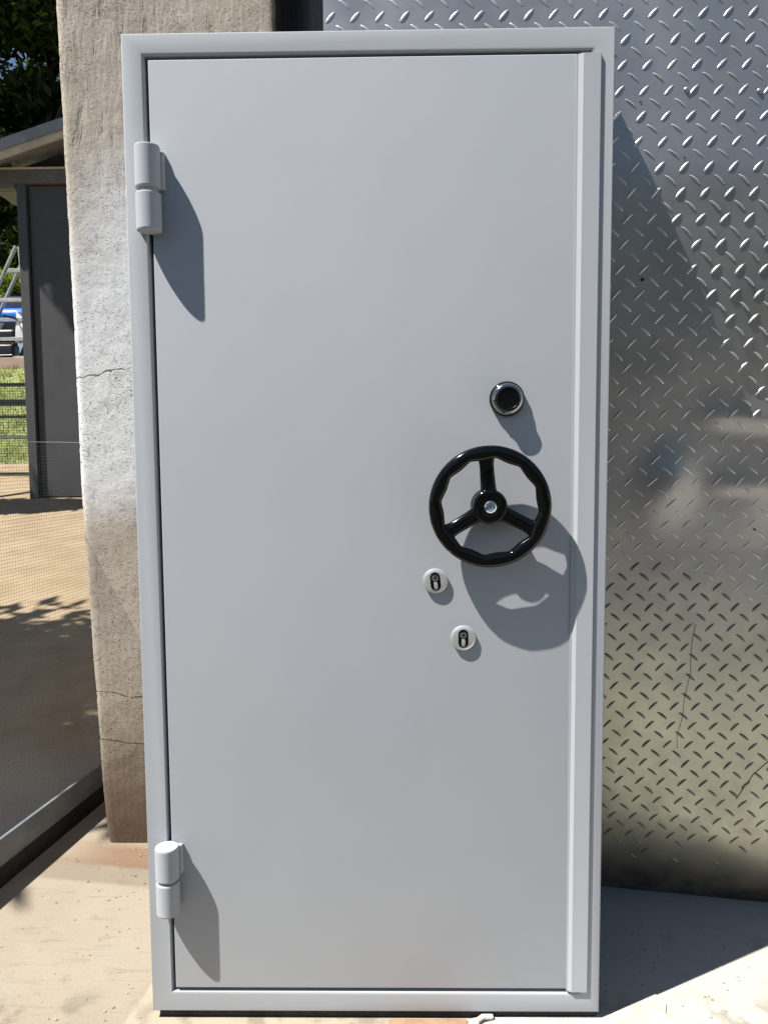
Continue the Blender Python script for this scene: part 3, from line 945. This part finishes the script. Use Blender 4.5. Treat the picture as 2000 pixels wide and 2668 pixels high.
# ------------------------------------------------------------------ TREES
def leaves(blobs, n, size, seed, flat=.6):
    """leaf quads spread through blobs = [(cx,cy,cz,rx,ry,rz,weight)]"""
    g = np.random.default_rng(seed)
    B = np.array(blobs, float)
    w = B[:, 6]/B[:, 6].sum()
    idx = g.choice(len(B), n, p=w)
    d = g.normal(size=(n, 3)); d /= np.linalg.norm(d, axis=1)[:, None]
    r = g.random(n)**(1/2.4)
    c = B[idx, :3] + d*r[:, None]*B[idx, 3:6]
    nr = g.normal(size=(n, 3)); nr[:, 2] += flat; nr /= np.linalg.norm(nr, axis=1)[:, None]
    t = g.normal(size=(n, 3)); t -= nr*(t*nr).sum(1)[:, None]; t /= np.linalg.norm(t, axis=1)[:, None]
    s = np.cross(nr, t)
    L = size*g.uniform(.6, 1.3, n)[:, None]
    v = np.stack([c-t*L, c-t*L*.1+s*L*.42, c+t*L+nr*L*.15, c-t*L*.1-s*L*.42], 1).reshape(-1, 3)
    f = np.arange(n*4).reshape(-1, 4)
    return v.tolist(), f.tolist()
def crown_blobs(cx, cy, z0, z1, rad, k, seed):
    r = random.Random(seed); o = []
    for _ in range(k):
        t = r.random(); z = z0+(z1-z0)*t
        rr = rad*(.45+.75*math.sin(math.pi*min(1, .15+t*.85)))*.75
        a = r.uniform(0, 6.28); q = rr*math.sqrt(r.random())
        s = r.uniform(.3, .62)*rad*.62
        o.append((cx+q*math.cos(a), cy+q*math.sin(a), z, s*1.15, s*1.15, s*.8, s**2))
    return o
M_BARK = plain('bark', (.05, .04, .03), .95, scale=6, bump=.6)
M_LEAF_DARK = leaf_mat('leaf_dark', (.014, .026, .010), (.055, .085, .022), .22)
M_LEAF_MID = leaf_mat('leaf_mid', (.022, .045, .010), (.07, .12, .025), .3)
M_LEAF_LIME = leaf_mat('leaf_lime', (.10, .16, .02), (.24, .32, .06), .35)
def tree(name, label, x, y, zb, z0, z1, rad, nl, size, mat, seed, k=34, trunk_r=.16, group=None, cat='tree', extra=(), trunk_at=None):
    t = thing(name, label, cat, group)
    v, f = leaves(crown_blobs(x, y, z0, z1, rad, k, seed) + list(extra), nl, size, seed)
    grid_part('crown', v, f, mat, t, smooth=False)
    bm = bmesh.new(); r = random.Random(seed+1)
    H = z0+(z1-z0)*.75
    limbs = 7 if trunk_at is None else 0
    if trunk_at: x, y = trunk_at
    pts = [(x+r.uniform(-.1, .1)*q, y+r.uniform(-.1, .1)*q, zb-.2+(H-zb)*q/6) for q in range(7)]
    add_tube(bm, pts, [trunk_r*(1.15-.15*q) for q in range(7)], 10)
    for q in range(limbs):
        a = r.uniform(0, 6.28); s = pts[2+q % 4]; L = rad*r.uniform(.5, .85)
        add_tube(bm, [s, (s[0]+.5*L*math.cos(a), s[1]+.5*L*math.sin(a), s[2]+.35*L), (s[0]+L*math.cos(a), s[1]+L*math.sin(a), s[2]+.8*L)], [trunk_r*.5, trunk_r*.33, trunk_r*.12], 7)
    part('trunk', bm, M_BARK, t, smooth=60)
    return t
ZF = ground_z(0, 16)
tree('tall_tree', 'tall dark leafy tree rising behind the roof of the shed', -8.3, 17.0, ZF, 5.0, 13.6, 2.9, 34000, .15, M_LEAF_DARK, 21, k=60)
tree('tall_tree', 'dark tree next to the concrete pillar, sky glinting through its leaves', -6.4, 18.5, ZF, 5.2, 13.0, 2.6, 26000, .15, M_LEAF_DARK, 22, k=50)
tree('tall_tree', 'dark dense tree furthest back, filling the gap between the other two crowns', -8.6, 22.5, ZF-.9, 4.0, 15.5, 3.0, 26000, .17, M_LEAF_DARK, 25, k=60)
tree('leafy_shrub', 'mid green leafy shrub under the shed beam beside its corner post', -8.3, 15.6, ZF, 4.3, 7.4, 1.25, 7000, .09, M_LEAF_MID, 23, k=30, trunk_r=.06, cat='shrub')
tree('leafy_shrub', 'low yellow green shrub behind the step ladder', -7.95, 14.7, ZF, 3.4, 5.35, .85, 3000, .075, M_LEAF_LIME, 24, k=20, trunk_r=.04, cat='shrub')
# two trees just outside the left of the view: the first dapples the yard, the second is added to shade the shed
tree('unseen_yard_tree', 'leafy tree at the left of the yard dappling the sand behind the wire fence', -4.7, .85, 0.0, 3.2, 5.2, 1.7, 4600, .14, M_LEAF_MID, 31, k=34, trunk_r=.11, extra=[(-3.75, .35, 4.3, .55, .5, .3, .3), (-3.45, .1, 4.1, .35, .4, .25, .16), (-4.2, .1, 4.2, .6, .5, .3, .3)])
tree('unseen_yard_tree', 'unseen tree further back at the left, added to shade the shed panel and foot', -6.05, 6.1, .5, 7.6, 9.6, 1.0, 12000, .12, M_LEAF_MID, 32, k=34, trunk_r=.09, trunk_at=(-7.0, 6.6), extra=[(-6.75, 5.65, 5.4, .8, .42, .25, .35), (-6.3, 5.7, 5.5, .5, .3, .2, .2)])
# dense trees bounding the yard behind the photographer (seen in the polished metal)
v, f = leaves([(x, -15 + 1.5*math.sin(x), 2.2 + .8*math.sin(x*1.7), 2.3, 1.6, 2.4, 1) for x in range(-16, 18, 2)], 14000, .22, 41)
tag(grid_part('tree_line', v, f, M_LEAF_DARK, smooth=False), 'belt of dark trees along the far side of the yard', 'trees', kind='stuff')

# ------------------------------------------------------------------ LIGHT, CAMERA
w = bpy.data.worlds.new('World'); SC.world = w; w.use_nodes = True
nt = w.node_tree
sky = nt.nodes.new('ShaderNodeTexSky'); sky.sky_type = 'NISHITA'; sky.sun_disc = False
d = -Vector(SUN).normalized()
sky.sun_elevation = math.asin(d.z)
sky.sun_rotation = math.atan2(d.x, d.y)
sky.air_density = 1.0; sky.dust_density = 0.5; sky.ozone_density = 1.6
bg = nt.nodes['Background']; nt.links.new(sky.outputs[0], bg.inputs['Color']); bg.inputs['Strength'].default_value = .05
sl_ = bpy.data.lights.new('sun', 'SUN'); sl_.energy = 5.0; sl_.angle = R(.5); sl_.color = (1, .965, .91)
so = bpy.data.objects.new('sun', sl_); COL.objects.link(so)
so.rotation_euler = Vector(SUN).to_track_quat('-Z', 'Y').to_euler()

cam = bpy.data.cameras.new('camera'); co = bpy.data.objects.new('camera', cam); COL.objects.link(co)
cam.sensor_fit = 'VERTICAL'; cam.sensor_height = 24.0; cam.lens = 24.0*2003/2668
cam.clip_start = .02; cam.clip_end = 600
p_, y_, r_ = .08098949, -.01474858, .00718175
fwd = Vector((math.sin(y_)*math.cos(p_), math.cos(y_)*math.cos(p_), -math.sin(p_)))
rt = Vector((math.cos(y_), -math.sin(y_), 0)); dn = fwd.cross(rt)
rt2 = rt*math.cos(r_) + dn*math.sin(r_); dn2 = -rt*math.sin(r_) + dn*math.cos(r_)
m4 = Matrix((( rt2.x, -dn2.x, -fwd.x, 0.05228746), (rt2.y, -dn2.y, -fwd.y, -1.6283488), (rt2.z, -dn2.z, -fwd.z, 1.25694999), (0, 0, 0, 1)))
co.matrix_world = m4
SC.camera = co
SC.view_settings.view_transform = 'Standard'; SC.view_settings.look = 'None'
SC.view_settings.exposure = 1.0; SC.view_settings.gamma = 1.0
SC.cycles.caustics_reflective = False; SC.cycles.caustics_refractive = False
SC.view_settings.use_curve_mapping = False
